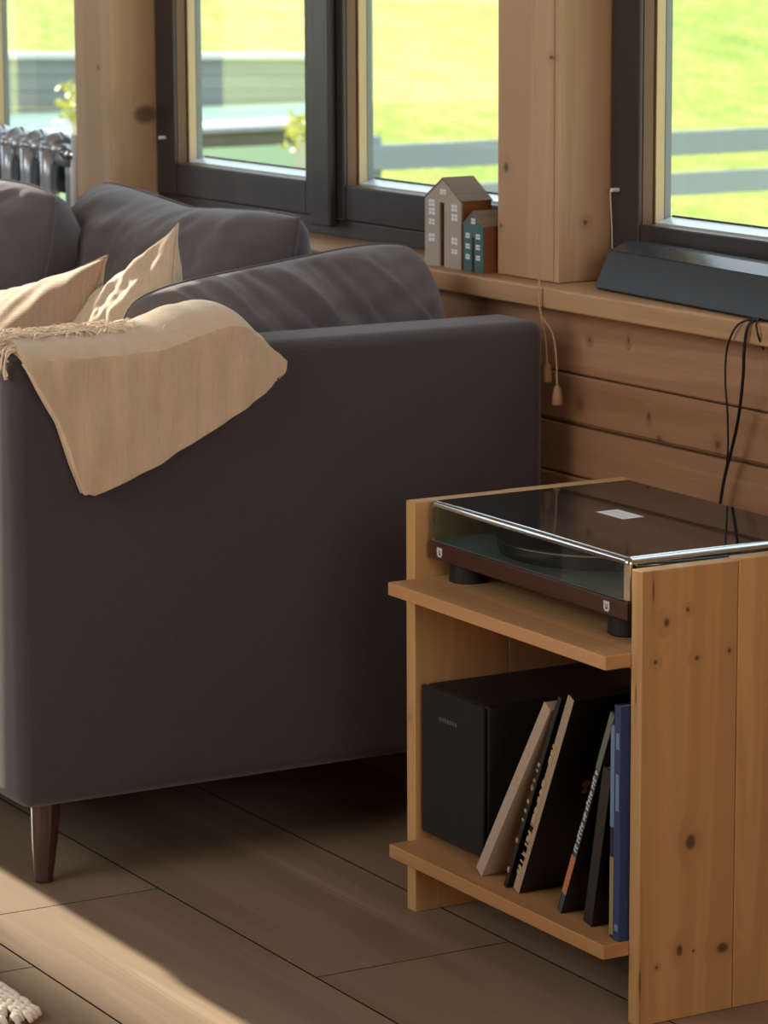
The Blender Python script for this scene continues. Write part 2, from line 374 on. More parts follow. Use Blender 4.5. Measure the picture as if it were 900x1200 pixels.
window(3, -2.886, 'dark framed window behind the radiator at the left edge')

# small blind hooks with their thread
for s, z, thr, lab in ((-.036, .908, 1, 'small white thread hook on the dark frame beside the right post'), (-1.440, .905, 0, 'small white hook on the dark frame beside the left post')):
    t = wthing('blind_hook', lab, 'hook', s, .074, z)
    bm = bmesh.new(); cyl(bm, (0, .0085, 0), .003, .003, .013, 10, 'Y'); mk('hook_pin', bm, M['white'], t)
    if thr:
        bm = bmesh.new(); tube(bm, [(0, 0, 0), (.0005, .003, -.05), (.0005, .006, -.123)], .0007, 6); mk('thread', bm, M['fringe'], t)

# unseen rest of the room: walls with the openings the daylight comes through
def wallbox(name, boxes, label):
    bm = bmesh.new()
    for b in boxes: box(bm, *b)
    return tag(wobj(name, bm, M['ceiling']), label, None, None, 'structure')
wallbox('wall_left', [(-4.42, -4.3, -4.0, .2, 0, .75), (-4.42, -4.3, -4.0, .2, 3.45, 3.6), (-4.42, -4.3, -.98, .2, 1.83, 3.45), (-4.42, -4.3, -4.0, -3.2, .75, 3.45), (-4.42, -4.3, -.42, .2, .75, 1.83), (-4.42, -4.3, -1.15, -.98, .75, 3.45)], 'far pine wall with a low window and a taller one')
wallbox('wall_right', [(5.5, 5.62, -4.0, .2, 0, 1.2), (5.5, 5.62, -4.0, .2, 2.9, 3.6), (5.5, 5.62, -4.0, -3.0, 1.2, 2.9), (5.5, 5.62, -1.0, .2, 1.2, 2.9)], 'pine wall behind the camera')
wallbox('wall_front', [(-4.3, 5.5, -3.98, -3.8, 0, 1.3), (-4.3, 5.5, -3.98, -3.8, 3.0, 3.6), (-4.3, -.85, -3.98, -3.8, 1.3, 3.0), (1.65, 5.5, -3.98, -3.8, 1.3, 3.0)], 'pine wall opposite the windows')
wallbox('ceiling', [(-4.42, 5.62, -4.0, .25, 3.6, 3.7)], 'pine ceiling')

# ------------------------------------------------------------------ sofa
SX0, SX1 = -6.10, -4.0
sofa = thing('sofa', 'dark grey fabric sofa with high straight arm, standing under the windows', 'sofa', (-5.05, 2.15, 0))
def so(v): return Vector(v)-Vector((-5.05, 2.15, 0))
def rbox(x0, x1, y0, y1, z0, z1, cuts=0):
    a = so((x0, y0, z0)); b = so((x1, y1, z1)); bm = bmesh.new(); box(bm, a.x, b.x, a.y, b.y, a.z, b.z)
    if cuts: bmesh.ops.subdivide_edges(bm, edges=bm.edges, cuts=cuts, use_grid_fill=True)
    return bm
def arm(x0, x1, y1=2.57):
    bm = rbox(x0, x1, 1.735, y1, .118, .730)
    o = mk('arm', bm, M['sofa'], sofa, bevel=.022, seg=6, smooth=True)
    b2 = o.modifiers.new('subdiv', 'SUBSURF'); b2.subdivision_type = 'SIMPLE'; b2.levels = b2.render_levels = 1
    return o
arm(-4.12, SX1); arm(SX0, SX0+.12, 2.50)
mk('backrest', rbox(SX0+.121, -4.121, 2.36, 2.50, .118, .70), M['sofa'], sofa, bevel=.03, seg=5, smooth=True)
mk('seat_base', rbox(SX0+.121, -4.121, 1.745, 2.359, .118, .30), M['sofa'], sofa, bevel=.015, seg=4, smooth=True)
mk('seat_cushion', rbox(SX0+.123, -5.052, 1.735, 2.355, .302, .45), M['sofa'], sofa, bevel=.04, seg=6, smooth=True)
mk('seat_cushion', rbox(-5.050, -4.123, 1.735, 2.355, .302, .45), M['sofa'], sofa, bevel=.04, seg=6, smooth=True)
# side seam low on the arm, front piping
for (x, y, dx, dy) in ((-4.067, 1.80, .012, -.012), (-6.03, 1.80, -.012, -.012), (-4.067, 2.50, .012, .0), (-6.03, 2.44, -.012, .0)):
    bm = bmesh.new(); c = so((x, y, 0)); tube(bm, [(c.x, c.y, .120), (c.x+dx*.5, c.y+dy*.5, .06), (c.x+dx, c.y+dy, 0.0)], [.0215, .018, .0125], 16)
    mk('leg', bm, M['leg'], sofa, smooth=False)

def pillow(w, h, t, p=.06, n=44, rc=0, fan=1.0, seed=0, wr=.006, wf=9, folds=(), ex=2.6, droop=0):
    """cushion in local axes: x width, z height, y thickness"""
    bm = bmesh.new()
    def pt(u, v, sd):
        x = w/2*u*(1-p*(1-v*v)*u*u); z = h/2*v*(1-p*(1-u*u)*v*v)
        k_ = 1-rc*(u*v)**4; x *= k_; z *= k_
        f = (max(0, 1-abs(u)**ex)*max(0, 1-abs(v)**ex))**.55
        y = sd*t/2*f
        nz = noise.noise(Vector((x*wf+seed*7.1, z*wf, sd*3.3+seed)))*wr*2+noise.noise(Vector((x*wf*2.7+seed, z*wf*2.7, sd*5)))*wr*.8
        # wrinkles that run in from the seams
        e = 1-f; ang = math.atan2(z, x)
        nz += sin(ang*23+noise.noise(Vector((x*4, z*4, seed)))*6)*wr*.9*fan*e*min(1, f*4)
        for (fx, fz, dx, dz, amp, wid) in folds:
            L_ = math.hypot(dx, dz); tt = max(0, min(1, ((x-fx)*dx+(z-fz)*dz)/(L_*L_)))
            d = math.hypot(x-fx-dx*tt, z-fz-dz*tt); nz += amp*math.exp(-(d/wid)**2)*min(1, 4*f)
        y += sd*nz*min(1, f*3)
        z += -droop*(1-abs(u))*max(0, v)
        return (x, y, z)
    for sd in (1, -1):
        g = [[bm.verts.new(pt(-1+2*i/n, -1+2*j/n, sd)) for i in range(n+1)] for j in range(n+1)]
        for j in range(n):
            for i in range(n):
                q = (g[j][i], g[j][i+1], g[j+1][i+1], g[j+1][i]); bm.faces.new(q if sd < 0 else q[::-1])
    bmesh.ops.remove_doubles(bm, verts=bm.verts, dist=1e-5)
    edge = []
    for k in range(4*n):
        if k < n: u, v = -1+2*k/n, -1
        elif k < 2*n: u, v = 1, -1+2*(k-n)/n
        elif k < 3*n: u, v = 1-2*(k-2*n)/n, 1
        else: u, v = -1, 1-2*(k-3*n)/n
        edge.append(pt(u, v, 1))
    edge.append(edge[0]); return bm, edge
def cushion(name, label, cat, center, e1, e2, size, mat, group=None, **k):
    """e1: local width direction, e2: local up direction"""
    a = Vector(e1).normalized(); b = (Vector(e2)-a*Vector(e2).dot(a)).normalized(); c = b.cross(a)
    o = thing(name, label, cat, center, 0, group)
    rot = Matrix((a, -c, b)).transposed()
    if rot.determinant() < 0: rot = Matrix((a, c, b)).transposed()
    o.rotation_euler = rot.to_euler()
    bm, edge = pillow(*size, **k); mk('cover', bm, mat, o, smooth=True, subsurf=1)
    bm = bmesh.new(); tube(bm, edge, .0013, 6); mk('piping', bm, mat, o, smooth=True)
    return o
GB = 'loose dark grey sofa cushions'
cushion('sofa_cushion', 'large dark grey back cushion standing against the window, behind the pointed beige pillow', 'cushion', (-4.755, 2.335, .662), (1, .02, -.01), (0, .28, 1), (.72, .44, .25), M['cushion'], GB, fan=.25, p=.05, n=60, seed=2, wr=.010, wf=11, ex=3.2, rc=.08, droop=.02)
cushion('sofa_cushion', 'dark grey back cushion at the left edge in front of the radiator', 'cushion', (-5.235, 2.145, .665), (1, .0, .01), (0, .26, 1), (.80, .44, .25), M['cushion'], GB, fan=.25, p=.02, n=60, seed=5, wr=.012, wf=11, ex=3.4, rc=.09)
rf = random.Random(11)
fo = [(-.21+.034*i+rf.uniform(-.008, .008), .205-.003*i, .06+rf.uniform(0, .05), -.13-rf.random()*.06, rf.choice((-1, -1, 1))*rf.uniform(.006, .012), rf.uniform(.006, .010)) for i in range(11)]
cushion('sofa_cushion', 'creased dark grey cushion lying along the near arm of the sofa', 'cushion', (-4.215, 2.280, .612), (0.03, 1, .13), (-.20, -.10, 1), (.52, .41, .20), M['cushion'], GB, fan=.25, p=.02, n=80, seed=9, wr=.008, wf=13, folds=fo, ex=2.8, rc=.12)
cushion('throw_pillow', 'pointed wrinkled beige linen pillow with its corner standing up behind the throw', 'pillow', (-4.415, 2.065, .602), (.82, .20, .50), (-.40, .30, .86), (.40, .40, .13), M['linen'], None, p=.10, n=70, seed=12, wr=.0045, wf=26, ex=2.2)
cushion('throw_pillow', 'finely ribbed tan pillow at the left edge beside the sofa back', 'pillow', (-4.69, 2.01, .565), (.96, .10, .20), (-.25, .35, .9), (.50, .42, .15), M['ribbed'], None, p=.10, n=48, seed=15, wr=.004, ex=2.2)

# ------------------------------------------------------------------ throw blanket over the arm
tb = thing('throw_blanket', 'folded beige woven throw with a fringed edge hanging over the sofa arm', 'blanket', (-4.06, 1.93, .73))
def lerp(a, b, t): return a+(b-a)*t
def pl(tab, x):
    for (x0, y0), (x1, y1) in zip(tab, tab[1:]):
        if x <= x1: return lerp(y0, y1, max(0, (x-x0)/(x1-x0)))
    return tab[-1][1]
LEFT = [(0, 1.742), (.2, 1.762), (.45, 1.790), (.8, 1.812), (1, 1.826)]
LZ = [(0, .738), (.2, .708), (.45, .653), (.8, .575), (1, .548)]
BOT = [(0, .551), (.04, .546), (.10, .550), (.38, .580), (.62, .614), (.83, .646), (.93, .664), (1, .684)]
def throw_sheet(off, shrink, nu=70, nv=60):
    bm = bmesh.new(); g = []
    for j in range(nv+1):
        v = j/nv; row = []
        for i in range(nu+1):
            u = i/nu
            yl, yr = 1.745, pl([(0, 2.07), (.28, 2.08), (.42, 2.090), (.52, 2.104), (.62, 2.120), (.75, 2.131), (.88, 2.130), (1, 2.116)], v)
            if v < .28:      # inner side of the arm up to its top
                k = v/.28; x = -4.135; z = lerp(.66, .727, k); y = lerp(yl, yr, u)
                n_ = Vector((-1, 0, 0))
            elif v < .50:    # across the top
                k = (v-.28)/.22; a = k*pi; x = -4.06-.068*cos(a); z = .727+.014*sin(a)+.0; y = lerp(yl, yr, u); n_ = Vector((-cos(a), 0, sin(a)))
            else:            # outer side
                k = (v-.50)/.50; k = k**.9
                y0 = pl(LEFT, k); zb = pl(BOT, u); z = lerp(.729, zb, k) if u > .001 else lerp(.729, .548, k)
                y = lerp(y0, yr, u); x = -3.988; n_ = Vector((1, 0, 0))
            # soft rounding of the right hand fold and the hump at the top right
            hump = math.exp(-((u-.86)/(.22 if u < .86 else .12))**2)*.030*min(1, v/.25)*(1 if v < .5 else max(0, 1-(v-.5)/.4)**1.5)
            z += hump
            endr = max(0, (u-.84)/.16); z -= .008*endr*endr*min(1, max(0, (.75-v)/.25))
            th = off + .006*noise.noise(Vector((y*14, z*9, 1.3+off*90))) + .004*noise.noise(Vector((y*40, z*12, 4)))
            th += .0045*sin((y*1.0+z*.35)*95)*(.4+.6*max(0, v-.3)) * .35
            p = Vector((x, y, z))+n_*th
            p += Vector((.008*hump/.030, 0, 0))
            if shrink: p.y = lerp(p.y, 1.93, .012)
            row.append(bm.verts.new(p-Vector((-4.06, 1.93, .73))))
        g.append(row)
    for j in range(nv):
        for i in range(nu): bm.faces.new((g[j][i], g[j][i+1], g[j+1][i+1], g[j+1][i]))
    return bm
o = mk('upper_layer', throw_sheet(.012, False), M['throw'], tb, smooth=True)
sm = o.modifiers.new('solid', 'SOLIDIFY'); sm.thickness = .009; sm.offset = 0
bv = o.modifiers.new('round', 'BEVEL'); bv.width = .0042; bv.segments = 3; bv.limit_method = 'ANGLE'; bv.angle_limit = R(50)
o = mk('lower_layer', throw_sheet(.0015, True), M['throw'], tb, smooth=True)
sm = o.modifiers.new('solid', 'SOLIDIFY'); sm.thickness = .006; sm.offset = 0
# fringe: short loose strands along the inner edge on the arm top and round the front corner
bm = bmesh.new(); rn = random.Random(3)
for i in range(230):
    q = rn.random(); y = lerp(1.745, 2.03, q**1.25); x0 = -4.045+rn.uniform(-.035, .018)
    z0 = .7545+.003*rn.random()
    ln = rn.uniform(.02, .05); a = -pi/2+rn.gauss(0, .55)
    dx, dy = cos(a)*ln, sin(a)*ln; h_ = rn.uniform(.001, .009)
    pts = [(x0, y, z0-.004), (x0+dx*.35, y+dy*.35, z0+h_), (x0+dx*.7+rn.uniform(-.004, .004), y+dy*.7, z0+h_*.8), (x0+dx, y+dy, z0+rn.uniform(-.005, .007))]
    tube(bm, [Vector(p)-Vector((-4.06, 1.93, .73)) for p in smooth_path(pts, 3)], [.0012]*4+[.001]*4+[.0005]*2, 5)
for i in range(34):   # tassels that drop in front of the arm's corner
    y = 1.742+rn.uniform(-.004, .010); x = -4.005-rn.random()*.11; z = .752-rn.random()*.01
    ln = rn.uniform(.018, .05)
    pts = [(x, y, z), (x+rn.uniform(-.006, .006), y-.014, z-.004), (x+rn.uniform(-.01, .01), y-.021, z-ln*.6), (x+rn.uniform(-.014, .014), y-.022, z-ln)]
    tube(bm, [Vector(p)-Vector((-4.06, 1.93, .73)) for p in smooth_path(pts, 3)], .0015, 5)
fr = mk('fringe', bm, M['fringe'], tb, smooth=True); fr['kind'] = 'stuff'; fr['label'] = 'pale frayed fringe'

# ------------------------------------------------------------------ shelf unit
sh = thing('record_shelf', 'small open pine shelf unit with planked sides holding the turntable and records', 'shelf', SB)
def sb(x0, x1, y0, y1, z0, z1): return BX(x0-SB.x, x1-SB.x, y0-SB.y, y1-SB.y, z0, z1)
for nm, a in (('side_plank', (-3.161, -3.139, 2.150, 2.2875, 0, .5540)), ('side_plank', (-3.1612, -3.1388, 2.2882, 2.495, 0, .5555)),
              ('side_plank', (-3.693, -3.671, 2.155, 2.300, 0, .5540)), ('side_plank', (-3.693, -3.671, 2.3006, 2.495, 0, .5545))):
    mk(nm, sb(*a), M['shelf_side'], sh, bevel=.0016)
mk('upper_board', sb(-3.6705, -3.1615, 2.114, 2.49, .4355, .453), M['shelf_board'], sh, bevel=.002)
mk('lower_board', sb(-3.6705, -3.1615, 2.114, 2.49, .0825, .101), M['shelf_board'], sh, bevel=.002)

# ------------------------------------------------------------------ turntable
TC = Vector((-3.43, 2.335, .453))
tt = thing('turntable', 'brown turntable under a smoked clear dustcover on top of the pine shelf', 'turntable', TC)
def tq(x0, x1, y0, y1, z0, z1): return BX(x0-TC.x, x1-TC.x, y0-TC.y, y1-TC.y, z0-TC.z, z1-TC.z)
mk('plinth', tq(-3.661, -3.199, 2.170, 2.485, .4815, .504), M['plinth'], tt, bevel=.002)
mk('deck_plate', tq(-3.657, -3.203, 2.174, 2.481, .5042, .5056), M['deck'], tt)
for x in (-3.622, -3.252):
    for y in (2.208, 2.445):
        bm = bmesh.new(); cyl(bm, (x-TC.x, y-TC.y, 0), .026, .024, .0285, 28); mk('foot', bm, M['black'], tt, bevel=.002)
bm = bmesh.new(); cyl(bm, (-3.475-TC.x, 2.328-TC.y, .506-TC.z), .140, .144, .018, 72); pt_ = mk('platter', bm, M['vinyl'], tt, bevel=.0015)
bm = bmesh.new(); cyl(bm, (-3.475-TC.x, 2.328-TC.y, .5242-TC.z), .1445, .1445, .0015, 72); mk('platter_rim', bm, M['chrome'], pt_)
bm = bmesh.new(); cyl(bm, (-3.475-TC.x, 2.328-TC.y, .5258-TC.z), .1435, .1435, .003, 72); mk('slip_mat', bm, M['vinyl'], pt_)
bm = bmesh.new(); cyl(bm, (-3.475-TC.x, 2.328-TC.y, .5285-TC.z), .0035, .003, .010, 12); mk('spindle', bm, M['chrome'], pt_)
ta = D.objects.new('tonearm', None); COL.objects.link(ta); ta.parent = tt; ta.location = (-3.245-TC.x, 2.43-TC.y, .506-TC.z)
bm = bmesh.new(); cyl(bm, (0, 0, 0), .024, .022, .012, 28); cyl(bm, (0, 0, .012), .010, .010, .016, 20); mk('arm_base', bm, M['black'], ta, bevel=.001)
bm = bmesh.new(); tube(bm, smooth_path([(0, .035, .025), (0, 0, .026), (-.004, -.10, .027), (-.012, -.17, .026), (-.03, -.20, .024)], 4), .0032, 8); mk('arm_tube', bm, M['chrome'], ta, smooth=True)
bm = bmesh.new(); cyl(bm, (0, .042, .025), .0105, .0105, .024, 20, 'Y'); mk('counterweight', bm, M['black'], ta, bevel=.001)
bm = BX(-.042, -.026, -.218, -.196, .019, .026); mk('headshell', bm, M['black'], ta, bevel=.001)
# badges on the plinth front (small shield shaped marks)
for x in (-3.632, -3.243):
    bm = bmesh.new(); c = (x-TC.x, .4925-TC.z); w_, h_ = .0062, .0062
    box(bm, c[0]-w_, c[0]-w_*.45, -.1655, -.1645, c[1]-h_*.6, c[1]+h_); box(bm, c[0]+w_*.45, c[0]+w_, -.1655, -.1645, c[1]-h_*.6, c[1]+h_)
    box(bm, c[0]-w_*.45, c[0]+w_*.45, -.1655, -.1645, c[1]+h_*.45, c[1]+h_); box(bm, c[0]-w_*.7, c[0]+w_*.7, -.1655, -.1645, c[1]-h_, c[1]-h_*.6)
    box(bm, c[0]-w_*.12, c[0]+w_*.12, -.1655, -.1645, c[1]-h_*.25, c[1]+h_*.45)
    mk('badge', bm, M['silver'], tt)
# dustcover: thin shell walls and top with bright bevelled edges
dc = D.objects.new('dust_cover', None); COL.objects.link(dc); dc.parent = tt
X0, X1, Y0, Y1, Z0, Z1 = -3.660-TC.x, -3.200-TC.x, 2.171-TC.y, 2.484-TC.y, .5060-TC.z, .5575-TC.z
th_ = .0025; rr = .008
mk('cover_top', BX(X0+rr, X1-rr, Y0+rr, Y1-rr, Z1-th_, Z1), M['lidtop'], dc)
mk('cover_front', BX(X0+rr, X1-rr, Y0, Y0+th_, Z0, Z1-rr), M['lid'], dc)
mk('cover_back', BX(X0+rr, X1-rr, Y1-th_, Y1, Z0, Z1-rr), M['lid'], dc)
mk('cover_side', BX(X0, X0+th_, Y0+rr, Y1-rr, Z0, Z1-rr), M['lid'], dc)
mk('cover_side', BX(X1-th_, X1, Y0+rr, Y1-rr, Z0, Z1-rr), M['lid'], dc)
def qcorner(bm, p0, p1, a, b, n=6):
    """quarter round strip of the shell running p0 to p1, from direction a to b"""
    p0, p1, a, b = map(Vector, (p0, p1, a, b)); rows = []
    for r_ in (rr, rr-th_):
        for P in (p0, p1): rows.append([bm.verts.new(P+(a*cos(k/n*pi/2)+b*sin(k/n*pi/2))*r_) for k in range(n+1)])
    for k in range(n):
        bm.faces.new((rows[0][k], rows[0][k+1], rows[1][k+1], rows[1][k])); bm.faces.new((rows[2][k], rows[3][k], rows[3][k+1], rows[2][k+1]))
em = glass_mat('lid_edge', (.62, .72, .74, 1), 1.0, .12, 6.0)
for p0, p1, a, b in (((X0+rr, Y0+rr, Z1-rr), (X1-rr, Y0+rr, Z1-rr), (0, -1, 0), (0, 0, 1)), ((X0+rr, Y1-rr, Z1-rr), (X1-rr, Y1-rr, Z1-rr), (0, 1, 0), (0, 0, 1)),
                     ((X0+rr, Y0+rr, Z1-rr), (X0+rr, Y1-rr, Z1-rr), (-1, 0, 0), (0, 0, 1)), ((X1-rr, Y0+rr, Z1-rr), (X1-rr, Y1-rr, Z1-rr), (1, 0, 0), (0, 0, 1)),
                     ((X0+rr, Y0+rr, Z0), (X0+rr, Y0+rr, Z1-rr), (-1, 0, 0), (0, -1, 0)), ((X1-rr, Y0+rr, Z0), (X1-rr, Y0+rr, Z1-rr), (1, 0, 0), (0, -1, 0)),
                     ((X0+rr, Y1-rr, Z0), (X0+rr, Y1-rr, Z1-rr), (-1, 0, 0), (0, 1, 0)), ((X1-rr, Y1-rr, Z0), (X1-rr, Y1-rr, Z1-rr), (1, 0, 0), (0, 1, 0))):
    bm = bmesh.new(); qcorner(bm, p0, p1, a, b); mk('cover_edge', bm, em, dc, smooth=True)
for sx, cx in ((-1, X0+rr), (1, X1-rr)):
    for sy, cy in ((-1, Y0+rr), (1, Y1-rr)):
        bm = bmesh.new(); G = [[bm.verts.new((cx+sx*rr*cos(b*pi/12)*cos(a*pi/12), cy+sy*rr*cos(b*pi/12)*sin(a*pi/12), Z1-rr+rr*sin(b*pi/12))) for a in range(7)] for b in range(7)]
        for b in range(6):
            for a in range(6): bm.faces.new((G[b][a], G[b][a+1], G[b+1][a+1], G[b+1][a]))
        bmesh.ops.remove_doubles(bm, verts=bm.verts, dist=1e-6); mk('cover_corner', bm, em, dc, smooth=True)
lb = mk('cover_label', BX(-3.474-TC.x, -3.414-TC.x, 2.308-TC.y, 2.340-TC.y, .5576-TC.z, .5580-TC.z), M['white'], tt, bevel=.0)
bm = bmesh.new()
for i in range(2):
    for k in range(7): box(bm, -3.468-TC.x+k*.0072, -3.4625-TC.x+k*.0072, 2.3155-TC.y+i*.010, 2.3185-TC.y+i*.010, .5580-TC.z, .5582-TC.z)
o = mk('print_lines', bm, M['silver'], lb); o['kind'] = 'stuff'

# ------------------------------------------------------------------ subwoofer
sw = thing('subwoofer', 'black box subwoofer standing left of the records on the lower shelf', 'speaker', (-3.588, 2.31, .101))
mk('cabinet', BX(-.077, .077, -.142, .14, .012, .212), M['subside'], sw, bevel=.006, seg=3)
mk('front_grille', BX(-.0765, .0765, -.149, -.1425, .0125, .2115), M['sub'], sw, bevel=.003, seg=3)
for x in (-.055, .055):
    for y in (-.11, .11):
        bm = bmesh.new(); cyl(bm, (x, y, 0), .014, .014, .0118, 16); mk('foot', bm, M['black'], sw)
bm = bmesh.new()
for k in range(7): box(bm, -.030+k*.0065, -.0255+k*.0065, -.1496, -.1491, .172, .1775)
o = mk('lettering', bm, plain('logo_grey', (80, 80, 82), .4), sw); o['label'] = 'small pale grey maker lettering, too soft to read'

# ------------------------------------------------------------------ records and books on the lower board
CARD = plain('sleeve_cream', (170, 152, 134), .8, 0, .2, 200, .08)
EDGE = plain('worn_card_edge', (160, 140, 118), .85, 0, .4, 500, .3)
def sleeve(name, label, cat, xb, ang, h, dep, thk, cover, edge, y=2.14, extra=None):
    """stands on the lower board, leaning to +X by ang from the upright about its lower left front corner"""
    t = thing(name, label, cat, (xb, y, .1013+thk*sin(R(ang))), 0, 'records and books on the lower shelf'); t.rotation_euler = (0, R(ang), 0)
    e = min(.0012, thk*.2)
    if name == 'book':
        mk('page_block', BX(e, thk-e, .004, dep-.002, .002, h-.002), M['white'] if cover is None else EDGE, t)
        mk('cover_board', BX(thk-e, thk, 0, dep, 0, h), cover, t); mk('cover_board', BX(0, e, 0, dep, 0, h), cover, t)
        mk('spine', BX(e, thk-e, 0, .0015, 0, h), edge, t, bevel=.0004)
    else:
        mk('sleeve_front', BX(thk*.55, thk, .0004, dep, 0, h), cover, t, bevel=.0005); mk('sleeve_back', BX(0, thk*.5, .0004, dep, .001, h-.001), cover, t, bevel=.0005)
        mk('spine', BX(0, thk, -.0004, .0003, 0, h), edge, t)
        bm = bmesh.new(); cyl(bm, (thk*.52, dep/2, h/2), min(h, dep)/2-.004, min(h, dep)/2-.004, max(.0005, thk*.05), 48, 'X'); mk('record', bm, M['vinyl'], t)
    if extra: extra(t)
    return t
BLK = plain('sleeve_black', (14, 12, 11), .42, 0, .2, 30, .3)
BLK2 = plain('sleeve_charcoal', (26, 23, 21), .5, 0, .2, 60, .5)
def worn(t, n, z0, z1, th, col=EDGE, sz=.004, seed=1):
    bm = bmesh.new(); q = random.Random(seed)
    for k in range(n):
        z = q.uniform(z0, z1); a = q.uniform(.3, 1)*sz; box(bm, -.001, th*.5, -.0012, -.0003, z, z+a*1.6)
    mk('worn_patch', bm, col, t)['kind'] = 'stuff'
sleeve('record_sleeve', 'cream record sleeve, leftmost and most tilted, next to the subwoofer', 'record', -3.492, 32.5, .297, .30, .016, CARD, CARD)
sleeve('record_sleeve', 'black record sleeve with a greyish edge right behind the cream one', 'record', -3.4255, 24.8, .297, .30, .007, BLK, BLK2, extra=lambda t: worn(t, 12, .02, .2, .007, EDGE, .004, 5))
def ex3(t):
    worn(t, 26, .02, .22, .012, plain('flaked_edge', (176, 150, 116), .8), .006, 8)
    bm = bmesh.new(); cyl(bm, (.0143, .055, .165), .006, .006, .0006, 20, 'X'); cyl(bm, (.0143, .055, .154), .004, .004, .0006, 16, 'X'); o = mk('emblem', bm, plain('gold_print', (170, 120, 60), .4, .3), t); o['label'] = 'small gold emblem'
sleeve('record_sleeve', 'black glossy record sleeve with a worn cream spine and small gold emblem', 'record', -3.4025, 24.3, .300, .31, .0135, BLK, EDGE, extra=ex3)
TS = plain('spine_petrol', (52, 72, 88), .6); GS = plain('spine_sage', (96, 104, 92), .7); OS = plain('spine_orange', (176, 112, 76), .6); BR = plain('spine_brown', (88, 58, 42), .6)
BL = plain('spine_blue', (36, 54, 98), .5); LB = plain('spine_sky', (104, 130, 166), .6); KH = plain('spine_khaki', (142, 126, 78), .7)
def ex4(t):
    mk('spine_band', BX(.0, .0094, -.0006, -.0001, .028, .085), OS, t)['label'] = 'orange band'
    mk('spine_band', BX(.0, .0094, -.0006, -.0001, .215, .296), GS, t)['label'] = 'sage green band'
    bm = bmesh.new(); q = random.Random(4); z = .092
    while z < .212:
        l = q.uniform(.003, .0055); a = q.choice((.0, .0012, .002)); box(bm, .0012+a, .0078, -.0006, -.0001, z, z+l*.45); box(bm, .0012+a, .0036+a, -.0007, -.0001, z, z+l); z += l+.0018
        if q.random() < .2: z += .003
    mk('lettering', bm, M['silver'], t)['label'] = 'white flourished title lettering running up the spine'
sleeve('book', 'tall thin book with orange, petrol blue and sage spine and white flourished lettering', 'book', -3.302, 22.8, .298, .28, .0095, BLK, TS, extra=ex4)
sleeve('book', 'short black book leaning between the lettered book and the blue ones', 'book', -3.247, 11.5, .207, .20, .0185, BLK, BLK2, y=2.142)
def ex6(t):
    mk('spine_band', BX(0, .0104, -.0006, -.0001, .137, .262), LB, t)['label'] = 'pale blue band'
    mk('spine_band', BX(0, .0104, -.0006, -.0001, .004, .100), KH, t)['label'] = 'khaki band'
sleeve('book', 'thin book with pale blue and khaki spine, standing upright next to the short black book', 'book', -3.1868, .2, .268, .22, .0105, BL, BLK2, y=2.140, extra=ex6)
def ex7(t):
    bm = bmesh.new(); box(bm, .004, .0105, -.0006, -.0001, .16, .205); box(bm, .004, .0105, -.0006, -.0001, .235, .255); box(bm, .004, .0105, -.0006, -.0001, .012, .020); mk('lettering', bm, LB, t)['kind'] = 'stuff'
sleeve('book', 'slim royal blue book pressed upright against the right side of the shelf', 'book', -3.1760, .15, .288, .22, .0130, BL, BL, y=2.1375, extra=ex7)

# ------------------------------------------------------------------ on the sill: sound bar, houses, cords
sbr = wthing('sound_bar', 'long dark grey sound bar with slanted front on the sill under the right window', 'speaker', .026, .004, .773, rot=R(-4.4))
bm = bmesh.new(); prism(bm, [(0, .004), (.022, .054), (.024, .0555), (.052, .0665), (.074, .0665), (.078, .062), (.080, .004), (.076, .0015), (.003, .0015)], 0, .95, 'X')
mk('body', bm, M['soundbar'], sbr, bevel=.0012)
bm = bmesh.new(); prism(bm, [(.0245, .0560), (.052, .0668), (.0735, .0668), (.0735, .0674), (.0518, .0674), (.0243, .0566)], .004, .946, 'X'); mk('top_panel', bm, M['soundbar_top'], sbr)
mk('rubber_foot', BX(.05, .09, .01, .07, 0, .0014), M['black'], sbr); mk('rubber_foot', BX(.80, .84, .01, .07, 0, .0014), M['black'], sbr)

def house(label, s, t, w_, d_, eave, peak, front_mat, slot, wins, ww):
    h = wthing('toy_house', label, 'ornament', s, t, .773, group=None)
    # two prongs and the gable: the front with an open slot
    sl0, sl1, slh = slot
    def prong(x0, x1, m, y0, y1, nm):
        pass
    pts = [(0, 0), (sl0, 0), (sl0, slh), (sl1, slh), (sl1, 0), (w_, 0), (w_, eave), (w_*.62, peak-.004), (w_*.5, peak), (w_*.38, peak-.004), (0, eave)]
    bm = bmesh.new(); prism(bm, pts, .0, .003, 'Y'); mk('painted_front', bm, front_mat, h)
    bm = bmesh.new(); prism(bm, pts, .0031, d_, 'Y'); mk('wood_body', bm, M['house_wood'], h)
    for sg in (1, -1):
        a = (w_*.5, peak+.0004); b = (w_+.0006 if sg > 0 else -.0006, eave+.0004)
        n_ = Vector((b[1]-a[1], -(b[0]-a[0]))).normalized()*-.003*(1 if sg > 0 else -1)
        if n_.y < 0: n_ = -n_
        bm = bmesh.new(); prism(bm, [a, b, (b[0]+n_.x, b[1]+n_.y), (a[0], a[1]+.0034)], -.0005, d_+.001, 'Y'); mk('roof_panel', bm, M['house_roof'], h)
    for (x, z, hh) in wins:
        bm = bmesh.new()
        for c in (-1, 1): box(bm, x+c*ww*.55-ww*.42, x+c*ww*.55+ww*.42, -.0006, .0, z+hh*.08, z+hh*.45); box(bm, x+c*ww*.55-ww*.42, x+c*ww*.55+ww*.42, -.0006, .0, z+hh*.55, z+hh*.92)
        mk('painted_window', bm, M['white'], h)
    return h
